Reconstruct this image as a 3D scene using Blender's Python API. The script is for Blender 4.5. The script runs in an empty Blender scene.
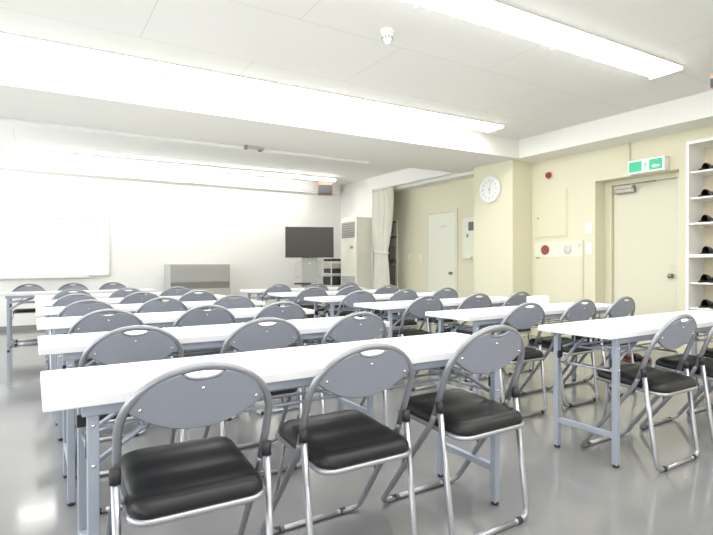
import bpy, bmesh, math, random
from mathutils import Vector, Matrix
random.seed(7)
PI = math.pi
COL = bpy.context.scene.collection
SC = bpy.context.scene

# ------------------------------------------------------------------ materials
def mat(name, color, rough=0.5, metal=0.0, spec=0.5, noise=0.0, nscale=20.0, bump=0.0, bscale=200.0,
        emit=None, estr=0.0, stretch=None):
    m = bpy.data.materials.new(name); m.use_nodes = True
    nt = m.node_tree; n = nt.nodes; l = nt.links
    b = n['Principled BSDF']
    b.inputs['Base Color'].default_value = (*color, 1)
    b.inputs['Roughness'].default_value = rough
    b.inputs['Metallic'].default_value = metal
    b.inputs['Specular IOR Level'].default_value = spec
    if noise or bump:
        tc = n.new('ShaderNodeTexCoord'); mp = n.new('ShaderNodeMapping')
        l.new(tc.outputs['Object'], mp.inputs['Vector'])
        if stretch: mp.inputs['Scale'].default_value = stretch
    if noise:
        t = n.new('ShaderNodeTexNoise'); t.inputs['Scale'].default_value = nscale; t.inputs['Detail'].default_value = 4
        l.new(mp.outputs['Vector'], t.inputs['Vector'])
        r = n.new('ShaderNodeMix'); r.data_type = 'RGBA'
        r.inputs[6].default_value = (*[max(0, c*(1-noise)) for c in color], 1)
        r.inputs[7].default_value = (*[min(1, c*(1+noise)) for c in color], 1)
        l.new(t.outputs['Fac'], r.inputs[0]); l.new(r.outputs[2], b.inputs['Base Color'])
    if bump:
        t2 = n.new('ShaderNodeTexNoise'); t2.inputs['Scale'].default_value = bscale
        l.new(mp.outputs['Vector'], t2.inputs['Vector'])
        bp = n.new('ShaderNodeBump'); bp.inputs['Strength'].default_value = bump; bp.inputs['Distance'].default_value = 0.002
        l.new(t2.outputs['Fac'], bp.inputs['Height']); l.new(bp.outputs['Normal'], b.inputs['Normal'])
    if emit:
        b.inputs['Emission Color'].default_value = (*emit, 1); b.inputs['Emission Strength'].default_value = estr
    return m

LAMP = 9.0
M = {}
M['wall_cream'] = mat('cream wall paint', (0.735, 0.705, 0.52), 0.75, noise=0.015, nscale=6, bump=0.05, bscale=300)
M['wall_white'] = mat('white wall paint', (0.90, 0.895, 0.85), 0.75, noise=0.01, nscale=6, bump=0.05, bscale=300)
M['beam_white'] = mat('white beam paint', (0.86, 0.855, 0.80), 0.75, noise=0.01, nscale=5)
M['trim'] = mat('cream painted trim', (0.74, 0.71, 0.54), 0.55, noise=0.01)
M['baseboard'] = mat('dark grey vinyl baseboard', (0.25, 0.245, 0.22), 0.5, noise=0.03)
M['door'] = mat('ivory painted steel door', (0.72, 0.70, 0.55), 0.5, noise=0.01, nscale=3)
M['door_pale'] = mat('pale painted door', (0.80, 0.81, 0.68), 0.5, noise=0.01, nscale=3)
M['top'] = mat('white laminate tabletop', (0.88, 0.88, 0.88), 0.35, noise=0.01, nscale=8)
M['edge'] = mat('white table edging with shade tint', (0.80, 0.80, 0.82), 0.4, noise=0.01)  # slight blue-grey shading of the edge put into the colour
M['steel'] = mat('light grey painted steel', (0.38, 0.425, 0.505), 0.38, 0.35, noise=0.03, nscale=9)
M['frame'] = mat('grey metallic chair tube', (0.28, 0.29, 0.315), 0.32, 0.55, noise=0.03, nscale=30)
M['silver'] = mat('silver chair tube', (0.42, 0.43, 0.46), 0.30, 0.75, noise=0.03, nscale=30)
M['plastic'] = mat('grey blue backrest plastic', (0.28, 0.30, 0.36), 0.42, noise=0.03, nscale=14, bump=0.04, bscale=500)
M['plastic_rim'] = mat('darker backrest rim plastic', (0.16, 0.17, 0.20), 0.4, noise=0.03)
M['vinyl'] = mat('black seat vinyl', (0.007, 0.007, 0.008), 0.40, 0, 0.33, noise=0.1, nscale=60, bump=0.12, bscale=450)
M['rubber'] = mat('black rubber', (0.015, 0.015, 0.018), 0.6, noise=0.1)
M['chrome'] = mat('bright metal', (0.75, 0.75, 0.75), 0.2, 1.0, noise=0.02)
M['closer'] = mat('grey metal door closer', (0.30, 0.29, 0.26), 0.35, 0.6, noise=0.03)
M['brass'] = mat('dull brass knob', (0.28, 0.25, 0.18), 0.3, 0.9, noise=0.03)
M['white_plastic'] = mat('white plastic', (0.85, 0.85, 0.82), 0.4, noise=0.01)
M['ivory_plastic'] = mat('ivory plastic', (0.86, 0.845, 0.73), 0.45, noise=0.01)
M['whiteboard'] = mat('glossy whiteboard enamel', (0.90, 0.91, 0.905), 0.12, noise=0.008, nscale=2)
M['alu'] = mat('pale aluminium', (0.72, 0.72, 0.70), 0.4, 0.5, noise=0.02)
M['cab'] = mat('grey steel cabinet', (0.47, 0.47, 0.445), 0.5, 0.1, noise=0.015)
M['cab_dark'] = mat('darker grey steel', (0.27, 0.27, 0.25), 0.5, 0.1, noise=0.02)
M['cab_light'] = mat('pale grey steel', (0.62, 0.62, 0.57), 0.5, 0.05, noise=0.015)
M['cab_column'] = mat('mid grey steel column', (0.50, 0.50, 0.46), 0.45, 0.1, noise=0.015)
M['tv_body'] = mat('black television plastic', (0.02, 0.018, 0.016), 0.35, noise=0.1)
M['tv_screen'] = mat('dark television screen', (0.045, 0.034, 0.028), 0.22, noise=0.04, nscale=3)
M['grille'] = mat('grey grille plastic', (0.25, 0.25, 0.235), 0.6, noise=0.05)
M['grille_dark'] = mat('dark grille cloth', (0.035, 0.04, 0.045), 0.8, noise=0.2, nscale=120)
M['wood'] = mat('reddish brown speaker wood', (0.33, 0.12, 0.055), 0.45, noise=0.25, nscale=8, stretch=(1, 1, 12))
M['curtain'] = mat('ivory curtain cloth', (0.86, 0.845, 0.74), 0.85, noise=0.02, nscale=40, bump=0.15, bscale=700)
M['black_dev'] = mat('black equipment casing', (0.02, 0.02, 0.022), 0.4, noise=0.1)
M['beige_dev'] = mat('beige equipment casing', (0.52, 0.50, 0.42), 0.5, noise=0.03)
M['dark_shelf'] = mat('dark charcoal board', (0.03, 0.03, 0.04), 0.55, noise=0.1)
M['dark_load'] = mat('dark grey folded cloth', (0.10, 0.10, 0.105), 0.8, noise=0.15, nscale=15)
M['red'] = mat('red plastic', (0.27, 0.035, 0.028), 0.35, noise=0.05)
M['pink'] = mat('pale pink ring', (0.80, 0.55, 0.46), 0.5, noise=0.02)
M['grey_mark'] = mat('grey dial print', (0.60, 0.61, 0.59), 0.6, noise=0.02)
M['green'] = mat('green exit panel', (0.01, 0.36, 0.17), 0.4, noise=0.03, emit=(0.02, 0.60, 0.28), estr=0.22)
M['sign_white'] = mat('lit white sign panel', (0.85, 0.90, 0.85), 0.4, noise=0.01, emit=(0.85, 0.95, 0.87), estr=0.35)
M['shelf_white'] = mat('white melamine board', (0.86, 0.85, 0.81), 0.45, noise=0.01)
M['shelf_back'] = mat('beige shelf backing', (0.70, 0.62, 0.46), 0.6, noise=0.02)
M['slipper'] = mat('black slipper vinyl', (0.012, 0.011, 0.012), 0.35, noise=0.2, nscale=40)
M['slipper_red'] = mat('reddish brown slipper vinyl', (0.16, 0.045, 0.03), 0.4, noise=0.2, nscale=40)
M['lamp'] = mat('lit fluorescent diffuser', (0.95, 0.95, 0.95), 0.5, noise=0.005, emit=(1.0, 0.985, 0.945), estr=LAMP)
M['lamp_soft'] = mat('lit fluorescent batten', (0.95, 0.95, 0.95), 0.5, noise=0.005, emit=(1.0, 0.985, 0.945), estr=LAMP*1.7)
M['lamp_body'] = mat('white lamp housing', (0.9, 0.9, 0.88), 0.5, noise=0.005)
M['dark_glass'] = mat('dark display', (0.10, 0.10, 0.10), 0.25, noise=0.05)

def floor_mat():
    m = mat('polished grey vinyl floor', (0.30, 0.30, 0.295), 0.16, 0, 0.7)
    nt = m.node_tree; n = nt.nodes; l = nt.links; b = n['Principled BSDF']
    tc = n.new('ShaderNodeTexCoord')
    t = n.new('ShaderNodeTexNoise'); t.inputs['Scale'].default_value = 1.3; t.inputs['Detail'].default_value = 5
    l.new(tc.outputs['Object'], t.inputs['Vector'])
    r = n.new('ShaderNodeMix'); r.data_type = 'RGBA'
    r.inputs[6].default_value = (0.180, 0.181, 0.184, 1); r.inputs[7].default_value = (0.228, 0.229, 0.232, 1)
    l.new(t.outputs['Fac'], r.inputs[0])
    t3 = n.new('ShaderNodeTexNoise'); t3.inputs['Scale'].default_value = 180
    l.new(tc.outputs['Object'], t3.inputs['Vector'])
    r3 = n.new('ShaderNodeMix'); r3.data_type = 'RGBA'; r3.blend_type = 'MULTIPLY'; r3.inputs[0].default_value = 0.10
    l.new(r.outputs[2], r3.inputs[6]); l.new(t3.outputs['Color'], r3.inputs[7])
    l.new(r3.outputs[2], b.inputs['Base Color'])
    t2 = n.new('ShaderNodeTexNoise'); t2.inputs['Scale'].default_value = 5; t2.inputs['Detail'].default_value = 3
    l.new(tc.outputs['Object'], t2.inputs['Vector'])
    mr = n.new('ShaderNodeMapRange'); mr.inputs['To Min'].default_value = 0.07; mr.inputs['To Max'].default_value = 0.16
    l.new(t2.outputs['Fac'], mr.inputs['Value']); l.new(mr.outputs['Result'], b.inputs['Roughness'])
    bp = n.new('ShaderNodeBump'); bp.inputs['Strength'].default_value = 0.05; bp.inputs['Distance'].default_value = 0.01
    t4 = n.new('ShaderNodeTexNoise'); t4.inputs['Scale'].default_value = 6
    l.new(tc.outputs['Object'], t4.inputs['Vector'])
    l.new(t4.outputs['Fac'], bp.inputs['Height']); l.new(bp.outputs['Normal'], b.inputs['Normal'])
    return m
M['floor'] = floor_mat()

def ceiling_mat():
    m = mat('white ceiling boards', (0.84, 0.84, 0.80), 0.8)
    nt = m.node_tree; n = nt.nodes; l = nt.links; b = n['Principled BSDF']
    tc = n.new('ShaderNodeTexCoord'); mp = n.new('ShaderNodeMapping')
    mp.inputs['Location'].default_value = (0.2, 0.3, 0)
    l.new(tc.outputs['Object'], mp.inputs['Vector'])
    br = n.new('ShaderNodeTexBrick')
    br.offset = 0.5
    br.inputs['Scale'].default_value = 1.0
    br.inputs['Brick Width'].default_value = 1.82; br.inputs['Row Height'].default_value = 0.91
    br.inputs['Mortar Size'].default_value = 0.0035; br.inputs['Mortar Smooth'].default_value = 0.1
    br.inputs['Color1'].default_value = (0.84, 0.84, 0.80, 1); br.inputs['Color2'].default_value = (0.83, 0.83, 0.79, 1)
    br.inputs['Mortar'].default_value = (0.66, 0.66, 0.62, 1)
    l.new(mp.outputs['Vector'], br.inputs['Vector']); l.new(br.outputs['Color'], b.inputs['Base Color'])
    t = n.new('ShaderNodeTexNoise'); t.inputs['Scale'].default_value = 120
    l.new(tc.outputs['Object'], t.inputs['Vector'])
    bp = n.new('ShaderNodeBump'); bp.inputs['Strength'].default_value = 0.08; bp.inputs['Distance'].default_value = 0.003
    l.new(t.outputs['Fac'], bp.inputs['Height']); l.new(bp.outputs['Normal'], b.inputs['Normal'])
    return m
M['ceiling'] = ceiling_mat()

# ------------------------------------------------------------------ mesh helpers
def obj(name, bm, m, parent=None, smooth=False, bevel=0.0, segs=2):
    bmesh.ops.recalc_face_normals(bm, faces=bm.faces)
    if smooth:
        for f in bm.faces: f.smooth = True
    me = bpy.data.meshes.new(name); bm.to_mesh(me); bm.free()
    mats = m if isinstance(m, (list, tuple)) else [m]
    for k in mats: me.materials.append(M[k])
    o = bpy.data.objects.new(name, me); COL.objects.link(o)
    if parent is not None: o.parent = parent
    if bevel:
        b = o.modifiers.new('bevel', 'BEVEL'); b.width = bevel; b.segments = segs; b.limit_method = 'ANGLE'
        b.angle_limit = math.radians(40)
    return o

def box(bm, x0, x1, y0, y1, z0, z1, mi=0):
    v = [bm.verts.new(p) for p in ((x0,y0,z0),(x1,y0,z0),(x1,y1,z0),(x0,y1,z0),(x0,y0,z1),(x1,y0,z1),(x1,y1,z1),(x0,y1,z1))]
    for f in ((0,3,2,1),(4,5,6,7),(0,1,5,4),(1,2,6,5),(2,3,7,6),(3,0,4,7)):
        fc = bm.faces.new([v[i] for i in f]); fc.material_index = mi
    return v

def B(*a):
    bm = bmesh.new(); box(bm, *a); return bm

def prism(bm, pts, z0, z1):
    lo = [bm.verts.new((p[0], p[1], z0)) for p in pts]; hi = [bm.verts.new((p[0], p[1], z1)) for p in pts]
    bm.faces.new(lo[::-1]); bm.faces.new(hi)
    k = len(pts)
    for i in range(k): bm.faces.new((lo[i], lo[(i+1) % k], hi[(i+1) % k], hi[i]))

def rounded(x0, x1, y0, y1, r, n=5):
    out = []
    for cx, cy, a in ((x1-r, y1-r, 0), (x0+r, y1-r, PI/2), (x0+r, y0+r, PI), (x1-r, y0+r, 1.5*PI)):
        for i in range(n+1):
            t = a + PI/2*i/n; out.append((cx+r*math.cos(t), cy+r*math.sin(t)))
    return out

def fillet(pts, r, n=6):
    """round the corners of a polyline"""
    P = [Vector(p) for p in pts]; out = [P[0]]
    for i in range(1, len(P)-1):
        a = (P[i-1]-P[i]); b = (P[i+1]-P[i]); d = min(r, a.length*0.49, b.length*0.49)
        p0 = P[i]+a.normalized()*d; p1 = P[i]+b.normalized()*d
        for k in range(n+1):
            t = k/n; out.append(p0*(1-t)**2 + P[i]*2*t*(1-t) + p1*t*t)
    out.append(P[-1]); return out

def tube(bm, pts, r, n=10, cap=True):
    P = [Vector(p) for p in pts]; rings = []
    t = (P[1]-P[0]).normalized()
    u = t.orthogonal().normalized()
    for i, p in enumerate(P):
        if i == 0: tt = (P[1]-P[0])
        elif i == len(P)-1: tt = P[-1]-P[-2]
        else: tt = (P[i+1]-P[i]).normalized()+(P[i]-P[i-1]).normalized()
        tt.normalize()
        u = (u - tt*u.dot(tt)).normalized(); w = tt.cross(u)
        rr = r[i] if isinstance(r, (list, tuple)) else r
        rings.append([bm.verts.new(p+(u*math.cos(2*PI*k/n)+w*math.sin(2*PI*k/n))*rr) for k in range(n)])
    for a, b in zip(rings, rings[1:]):
        for k in range(n):
            f = bm.faces.new((a[k], a[(k+1) % n], b[(k+1) % n], b[k])); f.smooth = True
    if cap:
        bm.faces.new(rings[0][::-1]); bm.faces.new(rings[-1])

def T(pts, r, n=10):
    bm = bmesh.new(); tube(bm, pts, r, n); return bm

def lathe(bm, prof, n=24, axis='Z', at=(0, 0, 0)):
    """profile of (radius, height) spun about an axis through at"""
    rings = []
    for r, h in prof:
        ring = []
        for k in range(n):
            a = 2*PI*k/n; c, s = r*math.cos(a), r*math.sin(a)
            p = {'Z': (c, s, h), 'X': (h, c, s), 'Y': (c, h, s)}[axis]
            ring.append(bm.verts.new((p[0]+at[0], p[1]+at[1], p[2]+at[2])))
        rings.append(ring)
    for a, b in zip(rings, rings[1:]):
        for k in range(n): bm.faces.new((a[k], a[(k+1) % n], b[(k+1) % n], b[k]))
    bm.faces.new(rings[0][::-1]); bm.faces.new(rings[-1])

def LT(prof, n=24, axis='Z', at=(0, 0, 0)):
    bm = bmesh.new(); lathe(bm, prof, n, axis, at); return bm

def tag(o, label, cat, group=None, kind=None):
    o['label'] = label; o['category'] = cat
    if group: o['group'] = group
    if kind: o['kind'] = kind
    return o

def thing(name, label, cat, loc=(0, 0, 0), rz=0.0, group=None):
    o = bpy.data.objects.new(name, None); COL.objects.link(o)
    o.empty_display_size = 0.1; o.location = loc; o.rotation_euler = (0, 0, rz)
    return tag(o, label, cat, group)

def struct(name, bm, m, parent=None, **k):
    o = obj(name, bm, m, parent, **k)
    if parent is None: o['kind'] = 'structure'
    return o

def dup(root, loc, rz, label, group=None):
    def cp(o, par):
        c = o.copy(); COL.objects.link(c)
        if par is not None: c.parent = par
        for ch in kids.get(o, ()): cp(ch, c)
        return c
    kids = {}
    stack = [root]
    while stack:
        q = stack.pop(); kids[q] = list(q.children); stack += kids[q]
    r = cp(root, None); r.location = loc; r.rotation_euler = (0, 0, rz)
    r['label'] = label
    if group: r['group'] = group
    return r

# ------------------------------------------------------------------ room shell
CEIL, BEAMZ = 2.79, 2.53
XL, XR, YB, YF = -2.6, 6.22, -3.2, 9.90
XP = 5.80                        # face of pillar, lintel, soffit and front side wall
struct('floor', B(XL-.2, 7.0, YB-.2, YF+.2, -.1, 0), 'floor')
struct('ceiling', B(XL-.2, 7.0, YB-.2, YF+.2, CEIL, CEIL+.1), 'ceiling')
struct('wall_front', B(XL-.2, 7.0, YF, YF+.15, 0, CEIL), 'wall_white')
def wall_with_fill_windows(name, axis, c0, c1, a0, a1, spans, z0, z1):
    bm = bmesh.new()
    def bx(p, q, lo, hi):
        if axis == 'X': box(bm, c0, c1, p, q, lo, hi)
        else: box(bm, p, q, c0, c1, lo, hi)
    bx(a0, a1, 0, z0); bx(a0, a1, z1, CEIL)
    e = a0
    for p, q in spans: bx(e, p, z0, z1); e = q
    bx(e, a1, z0, z1)
    struct(name, bm, 'wall_white')
BACK_FILL_WIN = [(-1.9, .3), (.8, 3.0), (3.5, 5.7)]  # unseen openings, added to light the chair backs and front wall
LEFT_FILL_WIN = [(-2.6, -.4), (.4, 2.6), (3.0, 4.8), (6.8, 9.4)]  # unseen, supposed on this side; added to brighten walls and ceiling
WZ0, WZ1 = .85, 2.45
wall_with_fill_windows('wall_back', 'Y', YB-.15, YB, XL-.2, 7.0, BACK_FILL_WIN, WZ0, WZ1)
wall_with_fill_windows('wall_left', 'X', XL-.15, XL, YB, YF, LEFT_FILL_WIN, WZ0, WZ1)
def fill_window(i, axis, c, p, q, k=1.0):
    bm = bmesh.new()
    def bx(a, b, lo, hi, t=.03):
        if axis == 'X': box(bm, c-t, c+t, a, b, lo, hi)
        else: box(bm, a, b, c-t, c+t, lo, hi)
    bx(p, q, WZ0, WZ0+.05); bx(p, q, WZ1-.05, WZ1); bx(p, p+.05, WZ0, WZ1); bx(q-.05, q, WZ0, WZ1); bx((p+q)/2-.025, (p+q)/2+.025, WZ0, WZ1)
    struct('fill_window_%d' % i, bm, 'alu')
    L = bpy.data.lights.new('window_fill', 'AREA'); L.shape = 'RECTANGLE'; L.size = q-p; L.size_y = WZ1-WZ0  # area lamp added in the unseen opening as fill
    L.energy = k*WIN_FILL*(q-p)*(WZ1-WZ0)/3.5; L.color = (.93, .965, 1.0)
    o = bpy.data.objects.new('window_fill', L); COL.objects.link(o)
    if axis == 'X': o.location = (c-.15, (p+q)/2, (WZ0+WZ1)/2); o.rotation_euler = (PI/2, 0, -PI/2)
    else: o.location = ((p+q)/2, c-.15, (WZ0+WZ1)/2); o.rotation_euler = (PI/2, 0, PI)
WIN_FILL = 55
wi = 1
for p, q in BACK_FILL_WIN: fill_window(wi, 'Y', YB-.08, p, q); wi += 1
for p, q in LEFT_FILL_WIN: fill_window(wi, 'X', XL-.08, p, q, 0.9 if p > 6 else .55); wi += 1
# right wall with the recess of the exit door
DY0, DY1, DH = 3.03, 4.06, 2.12
bm = bmesh.new()
box(bm, XR, 7.0, YB, DY0, 0, CEIL); box(bm, XR, 7.0, DY1, YF, 0, CEIL); box(bm, XR, 7.0, DY0, DY1, DH, CEIL)
box(bm, 6.60, 7.0, DY0, DY1, 0, DH)
struct('wall_right', bm, 'wall_cream')
struct('pillar', B(XP, XR, 5.06, 5.83, 0, BEAMZ), 'wall_cream')
# side wall beside the air conditioner, lintel over the curtained opening, alcove ceiling
struct('wall_side', B(XP, XR, 8.64, YF, 0, CEIL), 'wall_white')
struct('lintel', B(XP, XP+.16, 6.30, 8.64, 2.55, CEIL), 'wall_white')
struct('ceiling_alcove', B(XP+.16, XR, 5.83, 8.64, 2.49, BEAMZ+.12), 'beam_white')
bm = bmesh.new(); prism(bm, [(XP+.16, 6.30), (XP+.16, 5.06), (XP, 5.06), (XP, 4.95), (XL, 5.24), (XL, 6.46), (XP, 6.30)], BEAMZ, CEIL)
struct('beam', bm, 'beam_white')
struct('soffit_right', B(XP, XR, YB, 4.95, BEAMZ, CEIL), 'beam_white')
bm = bmesh.new(); box(bm, XP, XR, 4.95, 5.06, BEAMZ, CEIL); struct('soffit_corner', bm, 'beam_white')
bm = bmesh.new(); box(bm, XL, 5.68, 9.76, YF, 2.56, CEIL); box(bm, XL, 5.68, 9.72, 9.76, 2.60, 2.64)
struct('trim_front', bm, 'wall_white')
struct('baseboard_front', B(XL, XP, YF-.012, YF, 0, .07), 'baseboard')
struct('baseboard_right', B(XR-.012, XR, DY1+.0, 4.20, 0, .06), 'trim')

# exit door in the recess
def make_exit_door():
    d = bpy.data.objects.new('door_1', None); COL.objects.link(d); d.location = (6.46, 3.56, 0); d['kind'] = 'structure'
    y0, y1, h = 3.155-3.56, 3.97-3.56, 2.065
    bm = bmesh.new()
    box(bm, -.03, .14, y1, .50, 0, DH); box(bm, -.03, .14, -.53, y0, 0, DH); box(bm, -.03, .14, y0, y1, h, DH)
    obj('door_frame', bm, 'trim', d, bevel=.004)
    leaf = obj('door_leaf', B(0.02, .06, y0+.004, y1-.004, .01, h-.004), 'door', d, bevel=.003)
    k = obj('door_knob', LT([(.026, 0), (.027, -.008), (.013, -.012), (.012, -.035), (.026, -.045), (.029, -.06), (.022, -.074), (.006, -.078)], 20, 'X', (.02, -.33, .90)), 'brass', leaf, True)
    obj('keyhole', LT([(.016, 0), (.016, -.006), (.008, -.009)], 16, 'X', (.02, -.33, 1.02)), 'alu', leaf, True)
    c = bmesh.new(); box(c, -.05, .02, .10, .36, 1.945, 2.01)
    cl = obj('door_closer', c, 'closer', leaf, bevel=.012)
    obj('closer_arm', T([(-.02, .12, 2.02), (-.16, .02, 2.035), (-.02, -.16, 2.06)], .009, 8), 'closer', cl)
    obj('closer_pivot', LT([(.022, 2.0), (.022, 2.03), (.01, 2.035)], 14, 'Z', (-.02, .12, 0)), 'grille', cl, True)
    return d
make_exit_door()

def make_alcove_door():
    d = bpy.data.objects.new('door_2', None); COL.objects.link(d); d.location = (XR, 7.04, 0); d['kind'] = 'structure'
    y0, y1, h = -.36, .37, 1.96
    bm = bmesh.new()
    box(bm, -.02, 0, y1, y1+.055, 0, h+.05); box(bm, -.02, 0, y0-.055, y0, 0, h+.05); box(bm, -.02, 0, y0, y1, h, h+.05)
    obj('door_frame', bm, 'trim', d, bevel=.003)
    leaf = obj('door_leaf', B(-.010, 0, y0+.003, y1-.003, .01, h-.003), 'door_pale', d, bevel=.002)
    obj('door_knob', LT([(.026, 0), (.026, -.006), (.012, -.01), (.012, -.03), (.027, -.04), (.028, -.055), (.018, -.066)], 18, 'X', (-.01, -.27, .885)), 'brass', leaf, True)
    obj('name_plate', B(-.014, -.010, -.12, .02, 1.70, 1.725), 'grey_mark', leaf)
    for z in (.28, 1.04, 1.72):
        obj('hinge', B(-.027, -.010, y1-.005, y1+.02, z-.05, z+.05), 'alu', leaf, bevel=.003)
    return d
make_alcove_door()

# ------------------------------------------------------------------ ceiling lights (rows of battens)
def make_light(w, L, h=.035, lm='lamp', hh=.012):
    t = thing('ceiling_light', '', 'ceiling light')
    bm = bmesh.new(); box(bm, -L/2, L/2, -w/2, w/2, -hh, 0)
    obj('lamp_housing', bm, 'lamp_body', t, bevel=.004)
    bm = bmesh.new()
    # shallow trapezoid diffuser
    a, b = w/2-.006, w/2-.05*w/.3
    l2 = L/2-.006
    v = [bm.verts.new(p) for p in ((-l2, -a, -hh), (l2, -a, -hh), (l2, a, -hh), (-l2, a, -hh), (-l2, -b, -h), (l2, -b, -h), (l2, b, -h), (-l2, b, -h))]
    for f in ((4, 5, 6, 7), (0, 1, 5, 4), (1, 2, 6, 5), (2, 3, 7, 6), (3, 0, 4, 7)): bm.faces.new([v[i] for i in f])
    obj('lamp_diffuser', bm, lm, t)
    for s in (-1, 1):
        obj('end_cap', B(s*L/2-.006, s*L/2+.006, -w/2, w/2, -h-.003, 0), 'lamp_body', t, bevel=.002)
    return t
protoA = make_light(.30, 1.335); protoF = make_light(.10, 1.335, .075, 'lamp_soft', .04)
ROWSL = [
    ('wide lit ceiling light in the row nearest the camera, %s', protoA, (4.86, 2.48), 5, 'ceiling lights nearest the camera'),
    ('wide lit ceiling light in the row along the beam, %s', protoA, (5.02, 4.66), 5, 'ceiling lights along the beam'),
    ('narrow lit ceiling light in the row near the whiteboard wall, %s', protoF, (5.17, 9.06), 4, 'ceiling lights near the front wall'),
    ('added ceiling fill light behind the camera, nearer row, %s', protoA, (4.86, .2), 4, 'added ceiling fill lights behind the camera'),  # this row and the next are unseen, added for fill
    ('added ceiling fill light behind the camera, back row, %s', protoA, (4.86, -1.9), 4, 'added ceiling fill lights behind the camera'),
]
ORD = ['rightmost of the row', 'second from the right', 'third from the right', 'fourth from the right', 'fifth from the right']
used = set()
sk = math.radians(-2.0)
for lab, pr, (xe, ye), k, grp in ROWSL:
    for i in range(k):
        d = .67+1.345*i
        loc = (xe-d*math.cos(sk), ye-d*math.sin(sk), CEIL)
        if pr not in used:
            used.add(pr); pr.location = loc; pr.rotation_euler = (0, 0, sk); pr['label'] = lab % ORD[i]; pr['group'] = grp
        else: dup(pr, loc, sk, lab % ORD[i], grp)

# ------------------------------------------------------------------ folding chair
def chair_pt(x, s, off=0.0):
    """point in the leaning plane of the backrest: s up along the frame from the sleeves"""
    dy, dz = -.36, .933
    return Vector((x, -.125+dy*s+off*dz, .485+dz*s-off*dy))
S_APEX, HW, S_ARCH = .312, .205, .135
def arch(t, hw=HW, top=S_APEX): return (hw*math.cos(t), S_ARCH+(top-S_ARCH)*math.sin(t))

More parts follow.
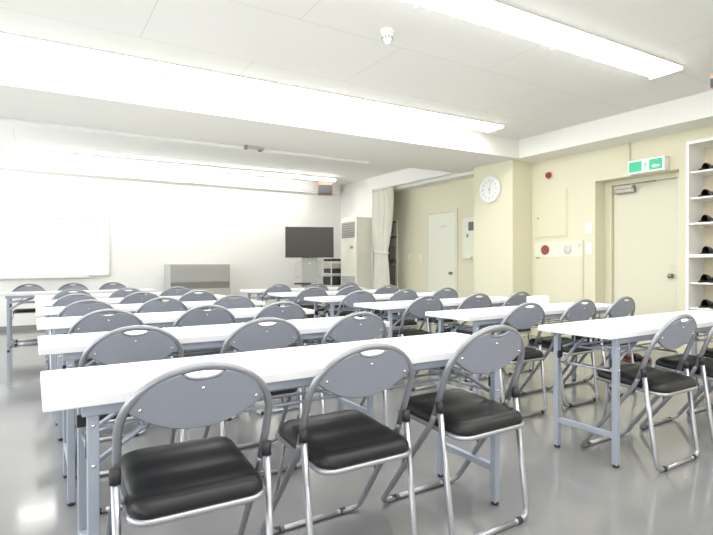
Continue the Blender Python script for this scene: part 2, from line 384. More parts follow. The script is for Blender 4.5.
def make_chair(label):
    t = thing('folding_chair', label, 'chair', group='grey folding chairs')
    # arched back tube, down to the sleeves
    pts = [chair_pt(.203, -.03), chair_pt(.205, .06)]
    pts += [chair_pt(*arch(PI*i/22)) for i in range(23)]
    pts += [chair_pt(-.205, .06), chair_pt(-.203, -.03)]
    obj('back_frame', T(pts, .0118, 10), 'frame', t, True)
    # backrest panel
    bm = bmesh.new(); n = 44; W0 = .190; th = .006
    def top_s(x):
        c = min(1, abs(x)/HW); a = S_ARCH+(S_APEX-S_ARCH)*math.sqrt(max(0, 1-c*c))-.004
        if abs(x) < .052:
            q = x/.052; a = min(a, S_APEX-.012-.018*math.sqrt(max(0, 1-q*q))-.004)
        return a
    def bot_s(x): q = x/W0; return .130+.076*abs(q)**2.1
    cols = []
    for i in range(n+1):
        x = -W0+2*W0*i/n
        b_, a_ = bot_s(x), max(top_s(x), bot_s(x)+.002)
        bulge = -.012*(1-(x/W0)**2)
        cols.append([bm.verts.new(chair_pt(x, s, o+bulge)) for o in (-th, th) for s in (b_, (a_+b_)/2, a_)])
    for p, q in zip(cols, cols[1:]):
        for f in ((0, 1), (1, 2)):
            bm.faces.new((p[f[0]], q[f[0]], q[f[1]], p[f[1]])); bm.faces.new((p[3+f[0]], p[3+f[1]], q[3+f[1]], q[3+f[0]]))
        bm.faces.new((p[0], p[3], q[3], q[0])); bm.faces.new((p[2], q[2], q[5], p[5]))
    for c in (cols[0], cols[-1]): bm.faces.new((c[0], c[1], c[2], c[5], c[4], c[3]))
    br = obj('backrest', bm, 'plastic', t, True)
    br.data.set_sharp_from_angle(angle=math.radians(50)) if hasattr(br.data, 'set_sharp_from_angle') else None
    # rims: hand hole lip and lower edge
    pts = []
    for i in range(17):
        q = -1+2*i/16; pts.append(chair_pt(.052*q, S_APEX-.012-.018*math.sqrt(max(0, 1-q*q)), -.012))
    obj('hand_hole_lip', T(pts, .0045, 8), 'frame', br, True)
    pts = [chair_pt(-W0+2*W0*i/24, bot_s(-W0+2*W0*i/24), -.012*(1-(-1+i/12)**2)) for i in range(25)]
    obj('lower_rim', T(pts, .0055, 8), 'plastic_rim', br, True)
    for x, s in ((-.155, .205), (0, S_APEX-.056), (.155, .205)):
        p = chair_pt(x, s, -.012*(1-(x/W0)**2)-th)
        bm = bmesh.new(); bmesh.ops.create_uvsphere(bm, u_segments=10, v_segments=6, radius=.0055, matrix=Matrix.Translation(p))
        obj('rivet', bm, 'chrome', br, True)
    # front legs: continue the back tube forward and down; each with half of the rounded floor corner
    zf = .0125
    for s in (-1, 1):
        P = fillet([chair_pt(.203*s, -.028), (s*.204, -.095, .415), (s*.222, .205, zf), (s*.12, .212, zf)], .075, 7)
        obj('front_leg', T(P, .0115, 10), 'frame', t, True)
    obj('front_crossbar', T([(-.12, .212, zf), (.12, .212, zf)], .0112, 10), 'silver', t, True)
    for s in (-1, 1):
        P = fillet([(s*.209, -.146, .498), (s*.203, -.212, zf), (s*.12, -.216, zf)], .07, 7)
        obj('rear_leg', T(P, .0115, 10), 'silver', t, True)
    obj('rear_crossbar', T([(-.12, -.216, zf), (.12, -.216, zf)], .0112, 10), 'silver', t, True)
    for s in (-1, 1):
        d = Vector((s*.209, -.146, .498)); e = Vector((s*.203, -.212, zf)); u = (d-e).normalized()
        bm = bmesh.new(); tube(bm, [d-u*.026, d+u*.014], .0145, 12)
        obj('leg_sleeve', bm, 'rubber', t, True)
        for y in (.212, -.216):
            obj('rubber_foot', T([(s*.135, y, zf+.0005), (s*.160, y, zf+.0005)], .0130, 12), 'rubber', t, True)
    # seat pad
    tilt = lambda y: .422+.065*(y+.03)                      # rear edge is lower
    bm = bmesh.new(); y0, y1 = -.235, .15
    nU, nV = 20, 26; grid = []
    def half(y):                                             # outline with rounded corners, wider towards the rear
        w = .182; r = .055
        for e in (y-y0, y1-y):
            if e < r: w = min(w, .182-r+math.sqrt(max(0, r*r-(r-e)**2)))
        return w
    ys = [y0+(y1-y0)*(.5-.5*math.cos(PI*j/nV)) for j in range(nV+1)]
    for y in ys:
        row = []
        for i in range(nU+1):
            q = math.sin(PI*(i/nU-.5)); x = half(y)*q
            e = min(1, min((y-y0), (y1-y))/.05); ex = min(1, (half(y)-abs(x))/.05)
            puff = .034*(1-(1-max(0, e))**2.2)**.5*(1-(1-max(0, ex))**2.2)**.5
            rib = .0030*math.cos(2*PI*(y-y0)/.125)*max(0, min(1, ex))*max(0, min(1, e))
            row.append(bm.verts.new((x, y, tilt(y)+puff+rib)))
        grid.append(row)
    for a, b in zip(grid, grid[1:]):
        for i in range(nU): bm.faces.new((a[i], a[i+1], b[i+1], b[i]))
    low = [[bm.verts.new((v.co.x, v.co.y, tilt(v.co.y)-.012)) for v in r] for r in grid]
    for a, b in zip(low, low[1:]):
        for i in range(nU): bm.faces.new((a[i], b[i], b[i+1], a[i+1]))
    for j in range(nV):
        bm.faces.new((grid[j][0], grid[j+1][0], low[j+1][0], low[j][0])); bm.faces.new((grid[j][-1], low[j][-1], low[j+1][-1], grid[j+1][-1]))
    for i in range(nU):
        bm.faces.new((grid[0][i], low[0][i], low[0][i+1], grid[0][i+1])); bm.faces.new((grid[-1][i], grid[-1][i+1], low[-1][i+1], low[-1][i]))
    bmesh.ops.remove_doubles(bm, verts=bm.verts, dist=1e-5)
    obj('seat', bm, 'vinyl', t, True)
    P = fillet([(-.180, y1-.02, tilt(y1)-.022), (-.180, y0+.002, tilt(y0)-.020), (.180, y0+.002, tilt(y0)-.020), (.180, y1-.02, tilt(y1)-.022)], .06, 7)
    sf = obj('seat_frame', T(P, .0095, 10), 'silver', t, True)
    for s in (-1, 1):
        obj('seat_link', T([(s*.17, .07, .425), (s*.2165, .06, .215)], .006, 8), 'frame', t, True)
        obj('seat_pivot', T([(s*.178, -.125, .408), (s*.206, -.150, .425)], .006, 8), 'frame', t, True)
    return t

# ------------------------------------------------------------------ folding table
def make_table(label, L=1.8, W=.44):
    t = thing('folding_table', label, 'table', group='white folding tables')
    H, th = .70, .030
    bm = bmesh.new(); prism(bm, rounded(0, L, 0, W, .010, 4), H-th, H)
    for f in bm.faces:
        f.material_index = 0 if abs(f.normal.z) > .5 else 1
    bm.normal_update()
    for f in bm.faces: f.material_index = 0 if abs(f.normal.z) > .5 else 1
    obj('tabletop', bm, ['top', 'edge'], t, bevel=.003)
    bm = bmesh.new()
    box(bm, .09, L-.09, .022, .046, H-th-.032, H-th); box(bm, .09, L-.09, W-.046, W-.022, H-th-.032, H-th)
    obj('frame_rail', bm, 'steel', t, bevel=.003)
    for xi, s in ((.118, 1), (L-.118, -1)):
        for y in (.045, W-.045):
            leg = obj('leg', B(xi-.015, xi+.015, y-.015, y+.015, .012, H-th-.0), 'steel', t, bevel=.003)
            obj('foot_cap', LT([(.014, 0), (.017, .004), (.017, .016)], 14, 'Z', (xi, y, 0)), 'rubber', leg, True)
            bm = bmesh.new(); yy = y+(-.017 if y < W/2 else .017)
            for z in (.61, .50): bmesh.ops.create_uvsphere(bm, u_segments=8, v_segments=6, radius=.006, matrix=Matrix.Translation((xi, yy, z)))
            obj('bolt', bm, 'chrome', leg, True)
            bm = bmesh.new(); box(bm, xi-.017, xi+.017, y+(.012 if y < W/2 else -.022), y+(.022 if y < W/2 else -.012), .515, .555)
            obj('catch', bm, 'rubber', leg)
        obj('stretcher', B(xi-.012, xi+.012, .060, W-.060, .145, .175), 'steel', t, bevel=.003)
        obj('pivot_rod', T([(xi, .045, .492), (xi, W-.045, .492)], .006, 8), 'silver', t, True)
        # folding stays: paired thin bars from the leg to the rails
        for y in (.075, W-.075):
            bm = bmesh.new()
            tube(bm, [(xi+s*.005, y, .49), (xi+s*.12, y, .565), (xi+s*.30, y, .655)], .0085, 8)
            tube(bm, [(xi+s*.012, y, .58), (xi+s*.15, y, .60)], .007, 8)
            obj('folding_stay', bm, 'steel', t, True)
    # wire shelf slung under the top
    bm = bmesh.new()
    for k in range(4):
        y = .07+(W-.14)*k/3; tube(bm, [(.24, y, .575), (L-.24, y, .575)], .005, 8)
    for x in (.26, L/2, L-.26):
        tube(bm, fillet([(x, .058, .668), (x, .058, .568), (x, W-.058, .568), (x, W-.058, .668)], .03, 4), .005, 8)
    obj('under_shelf', bm, 'steel', t, True)
    return t

# ------------------------------------------------------------------ rows of tables and chairs
LX, RX = .020, 2.420
LY = [1.538+.9823*k for k in range(6)]
RY = [1.495+.9906*k for k in range(6)]
ORDN = ['nearest', 'second', 'third', 'fourth', 'fifth', 'sixth']
tab = None
for side, X0, YS in (('left', LX, LY), ('right', RX, RY)):
    for k in range(6):
        lab = ('white folding table, nearest the camera in the %s column' % side) if k == 0 else \
              ('white folding table, %s from the camera in the %s column' % (ORDN[k], side))
        loc = (X0, YS[k], 0)
        if tab is None: tab = make_table(lab); tab.location = loc
        else: dup(tab, loc, 0, lab)
        if k == 0: pass
dup(tab, (-.37, 7.48, 0), 0, 'white folding table standing alone before the whiteboard')

f_, yaw_ = 516.8, .56
def x_at(px, Y):
    a = (px-356.5)/f_
    return Y*(a*math.cos(yaw_)+math.sin(yaw_))/(math.cos(yaw_)-a*math.sin(yaw_))
# measured across the photo: position of each backrest hand hole along its row
HOLES = {
    ('left', 0): (202, 370, 493), ('left', 1): (136, 267.4, 359.3), ('left', 2): (110, 206.8, 282.6),
    ('left', 3): (89.6, 163, 234.6), ('left', 4): (77, 142.7, 199), ('left', 5): (73, 127.5, 177.8),
    ('right', 0): (681.5, None, None), ('right', 1): (528.6, 583, 624), ('right', 2): (427, 478, 519.7),
    ('right', 3): (360.6, 404.8, 446.5), ('right', 4): (314, 351.8, 388.4), ('right', 5): (278.4, 317, 349)}
ROT = {('left', 0): (-2.0, 0, 1.0), ('right', 0): (0, 0, 0)}
SEATN = ['left', 'middle', 'right']
chair = None
for (side, k), hs in HOLES.items():
    Y0 = (LY if side == 'left' else RY)[k]; X0 = LX if side == 'left' else RX
    for j, h in enumerate(hs):
        back = .115 if (side, k) == ('left', 0) else .10
        Yc = Y0+back
        if h is None: X = X0+.45+.58*j + .02
        else: X = x_at(h, Yc-.225)
        if (side, k, j) == ('right', 0, 1): X = 3.44
        if (side, k, j) == ('right', 0, 2): X = 4.02
        rot = ROT[(side, k)][j] if (side, k) in ROT else random.uniform(-2.5, 2.5)
        if k == 0: lab = 'grey folding chair with black seat, %s chair at the nearest %s table' % (SEATN[j], side)
        else: lab = 'grey folding chair, %s chair at the %s %s table from the camera' % (SEATN[j], ORDN[k], side)
        if (side, k) == ('left', 0): Yc += (-.03, 0, -.02)[j]
        loc = (X, Yc, 0)
        if chair is None: chair = make_chair(lab); chair.location = loc; chair.rotation_euler = (0, 0, math.radians(rot))
        else:
            c = dup(chair, loc, math.radians(rot), lab)
            if (side, k, j) == ('left', 0, 2): c.scale = (1.01, 1.03, 1.035); c.location.x -= .022
for j, (px, w) in enumerate(((29, 'leftmost'), (73, 'middle'), (113, 'rightmost'))):
    dup(chair, (x_at(px, 8.45), 8.22, 0), PI+random.uniform(-.03, .03), 'grey folding chair facing the camera below the whiteboard, %s of three' % w, 'chairs behind the front table')

# ------------------------------------------------------------------ front of the room
t = thing('whiteboard', 'wide white whiteboard on the front wall', 'whiteboard', (-.6, YF, 0))
obj('board_surface', B(-1.7, 1.72, -.018, -.001, .87, 1.82), 'whiteboard', t)
bm = bmesh.new()
for a in ((-1.72, 1.74, -.026, -.001, 1.81, 1.835), (-1.72, 1.74, -.026, -.001, .85, .875), (-1.72, -1.70, -.026, -.001, .85, 1.835), (1.72, 1.74, -.026, -.001, .85, 1.835)): box(bm, *a)
obj('board_frame', bm, 'alu', t, bevel=.003)
bm = bmesh.new(); box(bm, -1.4, 1.42, -.085, -.020, .825, .84); box(bm, -1.4, 1.42, -.085, -.078, .84, .852)
obj('pen_tray', bm, 'white_plastic', t, bevel=.003)
bm = B(.60, .80, 9.82, 9.87, .8405, .895); tag(obj('board_eraser', bm, 'white_plastic', bevel=.012, segs=3), 'white eraser lying on the whiteboard tray', 'eraser')

t = thing('steel_cabinet', 'low wide grey steel cabinet against the front wall', 'cabinet', (2.03, 9.36, 0))
bm = bmesh.new(); box(bm, 0, 1.07, 0, .46, .04, 1.05); obj('cabinet_body', bm, 'cab', t, bevel=.006)
obj('upper_door', B(.012, 1.058, -.014, 0, .735, 1.035), 'cab', t, bevel=.004)
obj('recess_band', B(.012, 1.058, -.006, 0, .615, .725), 'cab_dark', t)
for x0, x1 in ((.012, .531), (.539, 1.058)):
    d = obj('lower_door', B(x0, x1, -.014, 0, .06, .605), 'cab_light', t, bevel=.004)
    xm = x1-.05 if x0 < .3 else x0+.05
    obj('door_handle', B(xm-.012, xm+.012, -.026, -.014, .36, .46), 'alu', d, bevel=.004)
obj('plinth', B(.02, 1.05, .02, .45, 0, .045), 'cab_dark', t)

# television on a stand, turned towards the room
TV = (4.54, 8.95); trz = -.42
t = thing('television', 'large dark flat television facing the tables', 'television', (TV[0], TV[1], 0), trz)
obj('television_body', B(-.465, .465, -.035, .035, 1.175, 1.765), 'tv_body', t, bevel=.008)
obj('screen', B(-.448, .448, -.039, -.034, 1.205, 1.750), 'tv_screen', t)
obj('standby_light', B(-.02, .02, -.040, -.0345, 1.186, 1.192), 'grille', t)
t = thing('television_stand', 'grey pedestal television stand with side handles', 'television stand', (TV[0], TV[1], 0), trz)
obj('column', B(-.15, .15, .04, .12, .10, 1.36), 'cab_column', t, bevel=.012)
obj('camera_dot', LT([(.022, .0), (.022, -.006), (.01, -.008)], 14, 'Y', (0, .04, 1.06)), 'white_plastic', t, True)
for s in (-1, 1):
    obj('handle', T(fillet([(s*.16, .07, 1.09), (s*.27, .07, 1.09), (s*.27, .07, .80), (s*.16, .07, .80)], .04, 5), .010, 8), 'alu', t, True)
obj('tray', B(-.30, .02, -.24, .04, .665, .69), 'black_dev', t, bevel=.006)
obj('tray_bracket', T([(-.14, .05, .56), (-.14, -.12, .665)], .014, 8), 'cab', t)
bm = bmesh.new(); prism(bm, rounded(-.38, .38, -.25, .30, .10), .03, .10); obj('stand_base', bm, 'cab', t, bevel=.008)
bm = bmesh.new()
for x in (-.30, .30):
    for y in (-.18, .22): tube(bm, [(x-.012, y, .025), (x+.012, y, .025)], .025, 12)
obj('castor', bm, 'rubber', t)

# equipment rack behind it
RK = (5.47, 9.55)
t = thing('equipment_rack', 'white open rack of audio equipment beside the air conditioner', 'rack', (RK[0], RK[1], 0))
bm = bmesh.new()
bm.free()
for x in (-.235, .215):
    for y in (-.215, .195): obj('post', B(x, x+.02, y, y+.02, .045, 1.10), 'white_plastic', t, bevel=.003)
for z in (.06, .58, .83, 1.08): obj('shelf', B(-.22, .22, -.21, .21, z, z+.025), 'white_plastic', t, bevel=.003)
obj('lower_door', B(-.22, .22, -.225, -.21, .09, .575), 'cab_light', t, bevel=.004)
bm = bmesh.new()
for x in (-.24, .24):
    for y in (-.18, .18): tube(bm, [(x-.01, y, .024), (x+.01, y, .024)], .024, 12)
obj('castor', bm, 'rubber', t)
def device(name, label, cat, z, h, m, w=.42, knobs=3):
    d = thing(name, label, cat, (RK[0], RK[1], z), group='audio equipment on the rack')
    obj('casing', B(-w/2, w/2, -.20, .18, .004, h), m, d, bevel=.004)
    for k in range(knobs):
        obj('knob', LT([(.016, -.20), (.015, -.215), (.012, -.217)], 12, 'Y', (w/2-.05-.06*k, 0, h*.5)), 'grille', d, True)
    for x in (-.18, .18): obj('device_foot', LT([(.015, 0), (.015, .006)], 10, 'Z', (x*w/.46, 0, 0)), 'rubber', d)
    return d
device('video_player', 'thin black video player, topmost on the equipment rack', 'video player', 1.105, .055, 'black_dev', .40, 2)
device('mixer_unit', 'beige equipment unit on the rack, under the thin black player', 'amplifier', .955, .105, 'beige_dev', .42, 0)
device('power_amplifier', 'black amplifier on the rack just below the beige unit', 'amplifier', .855, .10, 'black_dev', .42, 3)
device('cassette_deck', 'black deck on the lowest open shelf of the equipment rack', 'audio deck', .605, .18, 'black_dev', .42, 2)

# floor standing air conditioner
t = thing('air_conditioner', 'tall ivory floor-standing air conditioner by the curtain', 'air conditioner', (5.44, 8.68, 0))
obj('casing', B(0, .355, 0, .62, .03, 1.99), 'ivory_plastic', t, bevel=.012)
obj('plinth', B(.02, .35, .02, .60, 0, .035), 'cab_dark', t)
bm = bmesh.new(); box(bm, -.006, .004, .06, .56, 1.58, 1.90)
g = obj('air_outlet', bm, 'grille', t)
for k in range(7):
    z = 1.605+.045*k; obj('louvre', B(-.016, -.006, .065, .555, z-.004, z+.012), 'cab', g)
obj('control_panel', B(-.004, .002, .12, .24, 1.36, 1.41), 'grille', t)
bm = bmesh.new(); box(bm, -.004, .002, .05, .57, .12, .80); g = obj('air_intake', bm, 'cab', t)
for k in range(14):
    z = .15+.046*k; obj('intake_slat', B(-.010, -.004, .06, .56, z-.006, z+.012), 'cab_light', g)

# curtain gathered at the opening
def make_curtain():
    t = thing('curtain', 'ivory floor-length curtain tied back beside the opening', 'curtain', (XP+.03, 8.31, 0))
    bm = bmesh.new(); n, mz = 60, 34; rows = []
    for j in range(mz+1):
        z = .02+2.50*j/mz
        if z > 1.30: q = (z-1.30)/1.2; wd = .20+.115*min(1, q*1.6)**.7; c = .05*(1-min(1, q*1.3))
        else: q = (1.30-z)/1.3; wd = .20+.05*min(1, q*1.4); c = .05-.01*q
        row = []
        for i in range(n+1):
            u = -1+2*i/n
            amp = .045*(.55+.45*min(1, abs(z-1.28)*2.2))
            row.append(bm.verts.new((-.01+amp*math.sin(i*2*PI/6.1)+.010*math.sin(i*1.7+z*2), c+wd*u, z)))
        rows.append(row)
    for a, b in zip(rows, rows[1:]):
        for i in range(n): bm.faces.new((a[i], a[i+1], b[i+1], b[i]))
    o = obj('curtain_cloth', bm, 'curtain', t, True)
    s = o.modifiers.new('thick', 'SOLIDIFY'); s.thickness = .003
    P = [(-.01+.066*math.cos(a), .05+.225*math.sin(a), 1.28+.02*math.sin(a)) for a in [2*PI*k/28 for k in range(29)]]
    obj('tie_band', T(P, .016, 8), 'curtain', t, True)
    return t
make_curtain()
t = thing('curtain_rail', 'white curtain rail under the lintel of the opening', 'curtain rail', (XP+.02, 7.3, 2.55))
obj('track', B(-.012, .012, -1.0, 1.32, -.022, 0), 'white_plastic', t, bevel=.003)
bm = bmesh.new()
for k in range(9): tube(bm, [(0, .74+.07*k, -.042), (0, .74+.07*k, -.020)], .007, 8)
obj('glider', bm, 'alu', t)

# dark storage shelf at the far end of the alcove
t = thing('storage_rack', 'dark open storage shelf in the alcove behind the curtain', 'shelf', (5.99, 8.34, 0))
bm = bmesh.new(); box(bm, 0, .015, 0, .28, 0, 1.90); box(bm, 0, .195, .265, .28, 0, 1.90)
obj('back_panel', bm, 'dark_shelf', t)
obj('side_panel', B(.190, .222, -.004, .28, 0, 1.93), 'door_pale', t, bevel=.003)
for z in (.05, .62, 1.10, 1.58, 1.88): obj('shelf', B(.015, .190, .002, .265, z, z+.02), 'dark_shelf', t)
for z, h, lab in ((.642, .40, 'dark grey folded bundle on the middle level of the alcove shelf'), (1.122, .28, 'dark grey folded bundle on the upper level of the alcove shelf')):
    bm = bmesh.new(); prism(bm, rounded(6.008, 6.175, 8.36, 8.58, .03), z, z+h); tag(obj('cloth_bundle', bm, 'dark_load', bevel=.02, segs=3), lab, 'bundle', 'bundles in the alcove shelf')

# speakers
def speaker(label, loc, rz, drop, k=1.0):
    t = thing('wall_speaker', label, 'speaker', loc, rz, 'brown ceiling speakers')
    bm = bmesh.new(); box(bm, -.15, .15, -.10, .12, -.14, .14); obj('cabinet_shell', bm, 'wood', t, bevel=.006)
    obj('speaker_grille', B(-.135, .135, -.112, -.10, -.13, .05), 'grille_dark', t, bevel=.004)
    bm = bmesh.new(); tube(bm, [(0, .02, .14), (0, .02, .14+drop)], .015, 10); obj('bracket', bm, 'black_dev', t); t.scale = (k, k, k)
speaker('brown and black speaker hung from the ceiling in the front corner', (5.10, 9.35, 2.615), -.45, CEIL-2.615-.14)
speaker('brown and black speaker on the ceiling at the right picture edge', (4.93, 2.07, 2.60), -1.9, (CEIL-2.60)/.42-.14, .42)

# white rail along the far edge of the beam, with a bracket
t = thing('ceiling_rail', 'long thin white rail along the far edge of the ceiling beam', 'rail', (.8, 6.33, BEAMZ), math.radians(-1.1))
obj('track', B(-3.3, 3.33, -.03, .03, -.03, 0), 'lamp_body', t, bevel=.004)
t = thing('rail_bracket', 'small grey metal bracket hanging from the white ceiling rail', 'bracket', (2.38, 6.22, BEAMZ-.012), math.radians(-1.1))
obj('bar', B(-.14, .12, -.035, -.015, -.03, .012), 'cab', t, bevel=.004)
obj('clip', B(-.14, -.10, -.045, -.010, -.04, .012), 'grille', t, bevel=.004)
obj('hook', B(.04, .09, -.045, -.012, -.05, -.02), 'grille', t, bevel=.004)

# ceiling detector
t = thing('smoke_detector', 'small white smoke detector on the ceiling boards', 'smoke detector', (2.25, 3.15, CEIL))
obj('base', LT([(.054, 0), (.054, -.016), (.048, -.024)], 28), 'white_plastic', t, True)
obj('sensor_head', LT([(.042, -.022), (.042, -.05), (.036, -.07), (.022, -.086), (.018, -.10), (.010, -.104)], 28), 'white_plastic', t, True)
for k in range(10):
    a = 2*PI*k/10; c, s = math.cos(a), math.sin(a)
    bm = bmesh.new(); box(bm, .0385, .0435, -.005, .005, -.070, -.052)
    bmesh.ops.rotate(bm, verts=bm.verts, cent=(0, 0, 0), matrix=Matrix.Rotation(a, 3, 'Z')); obj('vent_slot', bm, 'grille', t)

# ------------------------------------------------------------------ right side
# clock on the pillar
t = thing('wall_clock', 'round white wall clock on the pillar', 'clock', (XP, 5.47, 2.155))
obj('clock_case', LT([(.20, 0), (.205, -.02), (.200, -.042), (.180, -.048), (.172, -.036)], 48, 'X'), 'white_plastic', t, True)
obj('dial', LT([(.174, -.030), (.174, -.037)], 48, 'X'), 'white_plastic', t)
for k in range(12):
    a = PI/6*k
    bm = bmesh.new(); w = .010 if k % 3 else .016; box(bm, -.0395, -.037, -w, w, .115, .150)
    bmesh.ops.rotate(bm, verts=bm.verts, cent=(0, 0, 0), matrix=Matrix.Rotation(a, 3, 'X')); obj('hour_mark', bm, 'grey_mark', t)
for a, L, w, n in ((math.radians(172), .085, .006, 'hour_hand'), (math.radians(20), .125, .004, 'minute_hand')):
    bm = bmesh.new(); box(bm, -.044, -.041, -w, w, -.02, L)
    bmesh.ops.rotate(bm, verts=bm.verts, cent=(0, 0, 0), matrix=Matrix.Rotation(a, 3, 'X')); obj(n, bm, 'grey_mark', t)
obj('centre_pin', LT([(.010, -.037), (.010, -.047), (.006, -.049)], 14, 'X'), 'grille', t, True)

# wall panel with dark display, in the alcove
t = thing('control_box', 'pale wall control box with small dark display in the alcove', 'control panel', (XR, 6.25, 0))
obj('casing', B(-.06, 0, -.17, .20, 1.13, 1.83), 'door_pale', t, bevel=.006)
obj('display', B(-.064, -.059, -.12, .06, 1.60, 1.745), 'dark_glass', t)
obj('key_switch', B(-.072, -.06, .06, .10, 1.49, 1.55), 'grille', t, bevel=.003)
obj('knob', LT([(.03, -.06), (.03, -.09), (.02, -.095)], 16, 'X', (0, .0, 1.15)), 'ivory_plastic', t, True)
for y, nm in ((7.98, 'left'), (7.63, 'right')):
    t = thing('light_switch', 'small %s switch plate beside the alcove door' % nm, 'switch', (XR, y, 1.18), group='alcove switch plates')
    obj('plate', B(-.008, 0, -.035, .035, -.06, .06), 'ivory_plastic', t, bevel=.003)
    obj('rocker', B(-.012, -.008, -.014, .014, -.03, .03), 'ivory_plastic', t, bevel=.002)

# fire equipment on the right wall
t = thing('alarm_lamp', 'small red dome alarm lamp high on the cream wall', 'alarm lamp', (XR, 4.76, 2.30))
obj('lamp_ring', LT([(.062, 0), (.062, -.008), (.05, -.014)], 24, 'X'), 'pink', t, True)
obj('lamp_dome', LT([(.046, -.010), (.045, -.03), (.036, -.055), (.020, -.068), (.004, -.072)], 24, 'X'), 'red', t, True)
t = thing('upper_cupboard', 'flush cream access panel on the wall under the red alarm lamp', 'access panel', (XR, 4.74, 0))
obj('panel_frame', B(-.012, 0, -.27, .27, 1.42, 2.09), 'trim', t, bevel=.003)
obj('panel_door', B(-.020, -.010, -.255, .255, 1.435, 2.075), 'wall_cream', t, bevel=.003)
obj('latch', LT([(.014, -.018), (.014, -.026)], 12, 'X', (0, .20, 1.70)), 'grille', t)
t = thing('hydrant_cabinet', 'cream fire hydrant cabinet with red call button', 'hydrant cabinet', (XR, 4.61, 0))
obj('casing', B(-.022, -.001, -.39, .40, 0, 1.365), 'trim', t, bevel=.004)
obj('upper_panel', B(-.030, -.020, -.375, .385, 1.145, 1.35), 'door_pale', t, bevel=.003)
obj('hose_door', B(-.030, -.020, -.375, .385, .05, 1.125), 'wall_cream', t, bevel=.003)
bt = obj('call_button', LT([(.068, -.03), (.068, -.04), (.056, -.046), (.04, -.042), (.006, -.040)], 28, 'X', (0, .20, 1.245)), 'red', t, True)
obj('bell_grille', LT([(.062, -.03), (.062, -.036), (.05, -.04), (.006, -.038)], 28, 'X', (0, -.165, 1.245)), 'cab_light', t, True)
obj('door_pull', B(-.036, -.030, .30, .36, 1.125, 1.143), 'grille', t)
obj('small_sticker', B(-.0315, -.030, -.36, -.32, 1.27, 1.32), 'cab_light', t)
for z, nm in ((1.52, 'upper'), (1.25, 'lower')):
    t = thing('switch_plate', '%s white switch plate between hydrant cabinet and exit door' % nm, 'switch', (XR, 4.145, z), group='switch plates by the exit door')
    obj('plate', B(-.009, 0, -.045, .045, -.075, .075), 'white_plastic', t, bevel=.003)
    for dz in (-.03, .03): obj('rocker', B(-.013, -.009, -.02, .02, dz-.02, dz+.02), 'ivory_plastic', t, bevel=.002)

# exit sign
t = thing('exit_sign', 'green and white lit exit sign over the door', 'exit sign', (XR, 3.345, 2.20))
obj('sign_case', B(-.115, 0, -.215, .215, -.08, .08), 'white_plastic', t, bevel=.005)
obj('sign_face', B(-.120, -.114, -.205, .205, -.072, .072), 'sign_white', t)
obj('green_panel', B(-.1225, -.119, .040, .195, -.062, .062), 'green', t)
obj('green_panel', B(-.1225, -.119, -.195, -.045, -.062, .062), 'green', t)
def flat(bm, pts, x0=-.1245, x1=-.1215):
    a = [bm.verts.new((x0, p[0], p[1])) for p in pts]; b = [bm.verts.new((x1, p[0], p[1])) for p in pts]
    bm.faces.new(a); bm.faces.new(b[::-1]); k = len(pts)
    for i in range(k): bm.faces.new((a[i], b[i], b[(i+1) % k], a[(i+1) % k]))
bm = bmesh.new()
flat(bm, [(-.012+.009*math.cos(a), .040+.009*math.sin(a)) for a in [2*PI*k/12 for k in range(12)]])
flat(bm, [(-.006, .028), (.010, .024), (.008, -.006), (-.006, -.004)])
flat(bm, [(-.006, -.004), (.002, -.006), (-.016, -.026), (-.012, -.050), (-.020, -.050), (-.025, -.024)])
flat(bm, [(.002, -.004), (.009, -.006), (.016, -.026), (.028, -.044), (.022, -.050), (.008, -.030)])
flat(bm, [(.008, .024), (.012, .018), (.028, .006), (.024, -.001)])
flat(bm, [(-.006, .027), (-.004, .019), (-.024, .006), (-.028, .012)])
obj('running_figure', bm, 'green', t)
bm = bmesh.new(); flat(bm, [(-.075, -.020), (-.105, .002), (-.105, -.010), (-.160, -.010), (-.160, -.030), (-.105, -.030), (-.105, -.042)])
obj('arrow', bm, 'sign_white', t)
tag(obj('conduit', T([(XR-.02, 3.60, 2.20), (XR-.02, 3.60, BEAMZ)], .013, 10), 'trim'), 'thin cream cable conduit running up from the exit sign', 'conduit')

# shoe shelf
SX, SY0, SY1 = 5.87, 1.90, 2.79
t = thing('shoe_rack', 'tall white open shoe shelf at the right edge', 'shoe rack', (SX, 0, 0))
D = XR-SX-.003
obj('side_panel', B(0, D, SY1-.028, SY1, 0, 2.335), 'shelf_white', t, bevel=.002)
obj('side_panel', B(0, D, SY0, SY0+.028, 0, 2.335), 'shelf_white', t, bevel=.002)
obj('back_panel', B(D-.012, D, SY0+.028, SY1-.028, .06, 2.33), 'shelf_back', t)
obj('top_board', B(0, D-.012, SY0+.028, SY1-.028, 2.305, 2.335), 'shelf_white', t)
LEV = [2.02, 1.745, 1.475, 1.145, .85, .585, .08]
for z in LEV:
    fx = z in (1.145, .08, 1.475)
    th = .034 if z == 1.145 else .020
    obj('shelf', B(0.001 if fx else .03, D-.012, SY0+.028, SY1-.028, z-th, z), 'shelf_white', t, bevel=.0015)
obj('plinth', B(.02, D-.02, SY0+.03, SY1-.03, 0, .06), 'shelf_white', t)

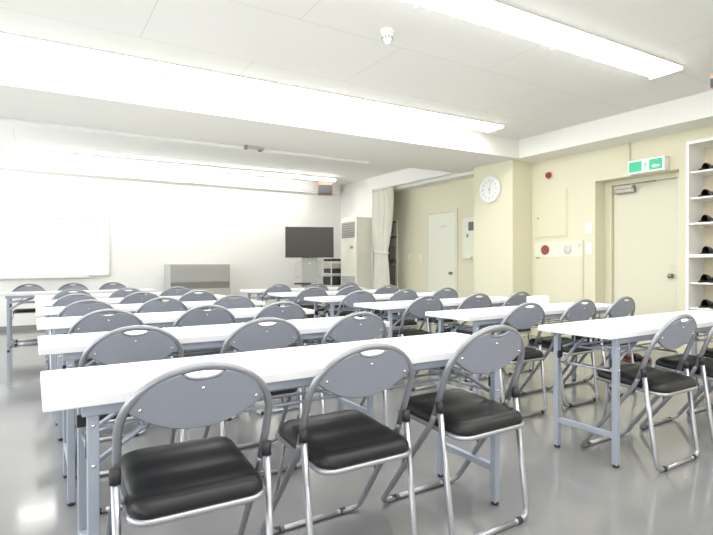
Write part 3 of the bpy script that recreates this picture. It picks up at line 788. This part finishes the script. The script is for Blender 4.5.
def make_slipper(m, label, group):
    t = thing('slipper', label, 'slipper', group=group)
    def outline(u):      # u 0 heel .. 1 toe -> half width
        return .034+.010*math.sin(PI*min(1, u*1.05))**.6 + .008*u if 0 < u < 1 else .0
    bm = bmesh.new(); n = 18
    pts = []
    for i in range(n+1):
        u = i/n; w = (.028+.016*u)*math.sqrt(max(0, 1-(2*u-1)**6)); pts.append((u*.25-.125, w))
    poly = pts+[(x, -w) for x, w in pts[-2:0:-1]]
    prism(bm, poly, 0, .016); bmesh.ops.remove_doubles(bm, verts=bm.verts, dist=1e-5)
    obj('sole', bm, m, t, bevel=.003)
    bm = bmesh.new(); rings = []
    for i in range(13):
        u = .42+.57*i/12; x = u*.25-.125; w = (.028+.016*u)*math.sqrt(max(0.02, 1-(2*u-1)**6))+.003
        hgt = .074*math.sqrt(max(.03, 1-((u-.50)/.50)**2)) if u > .5 else .074
        rings.append([bm.verts.new((x, w*math.cos(PI*k/12), .010+hgt*math.sin(PI*k/12))) for k in range(13)])
    for a, b in zip(rings, rings[1:]):
        for k in range(12): bm.faces.new((a[k], a[k+1], b[k+1], b[k]))
    bm.faces.new(rings[-1])
    o = obj('upper', bm, m, t, True); s = o.modifiers.new('thick', 'SOLIDIFY'); s.thickness = .004; s.offset = 0
    return t
LEVN = ['topmost', 'second highest', 'third highest', 'fourth highest', 'fifth highest', 'sixth highest', 'lowest']
sl = None
for z, nm in zip(LEV, LEVN):
    for y, w in ((2.66, 'left'), (2.55, 'right')):
        lab = 'black slipper on the %s level of the shoe rack, %s one' % (nm, w)
        loc = (SX+.140+random.uniform(-.008, .008), y+random.uniform(-.006, .006), z)
        if sl is None: sl = make_slipper('slipper', lab, 'black slippers on the shoe rack'); sl.location = loc
        else: dup(sl, loc, random.uniform(-.06, .06), lab, 'black slippers on the shoe rack')
FS = 'slippers on the floor by the exit door'
dup(sl, (5.45, 3.31, 0), .15, 'black slipper on the floor by the exit door, farther one', FS)
dup(sl, (5.47, 3.11, 0), -.1, 'black slipper on the floor by the exit door, between reddish ones', FS)
sr = make_slipper('slipper_red', 'reddish brown slipper on the floor by the exit door, farther one', FS); sr.location = (5.45, 3.21, 0); sr.rotation_euler.z = .1
dup(sr, (5.46, 2.98, 0), .35, 'reddish brown slipper on the floor nearest the shoe rack', FS)

# white box left on a table
t = thing('tissue_box', 'small white box on the second right table from the camera', 'box', (3.60, 2.87, .70), .1)
obj('carton', B(-.09, .09, -.05, .05, 0, .075), 'white_plastic', t, bevel=.004)
obj('slot', B(-.05, .05, -.012, .012, .075, .0765), 'cab_light', t)

# ------------------------------------------------------------------ camera, world, view
cam = bpy.data.cameras.new('camera'); co = bpy.data.objects.new('camera', cam); COL.objects.link(co)
cam.sensor_width = 36; cam.lens = 36*516.8/713; cam.clip_start = .05
yaw, pitch, roll = .56, -.0067, -.0018
d = Vector((math.sin(yaw)*math.cos(pitch), math.cos(yaw)*math.cos(pitch), math.sin(pitch)))
r = Vector((math.cos(yaw), -math.sin(yaw), 0)); u = r.cross(d)
r2 = r*math.cos(roll)+u*math.sin(roll); u2 = u*math.cos(roll)-r*math.sin(roll)
co.matrix_world = Matrix(((r2.x, u2.x, -d.x, 0), (r2.y, u2.y, -d.y, 0), (r2.z, u2.z, -d.z, 1.0483), (0, 0, 0, 1)))
SC.camera = co
w = bpy.data.worlds.new('world'); SC.world = w; w.use_nodes = True
w.node_tree.nodes['Background'].inputs['Color'].default_value = (1, 1, 1, 1)
w.node_tree.nodes['Background'].inputs['Strength'].default_value = .5
SC.view_settings.view_transform = 'Standard'
SC.view_settings.look = 'None'
SC.view_settings.exposure = 0.95; SC.view_settings.gamma = 1.1
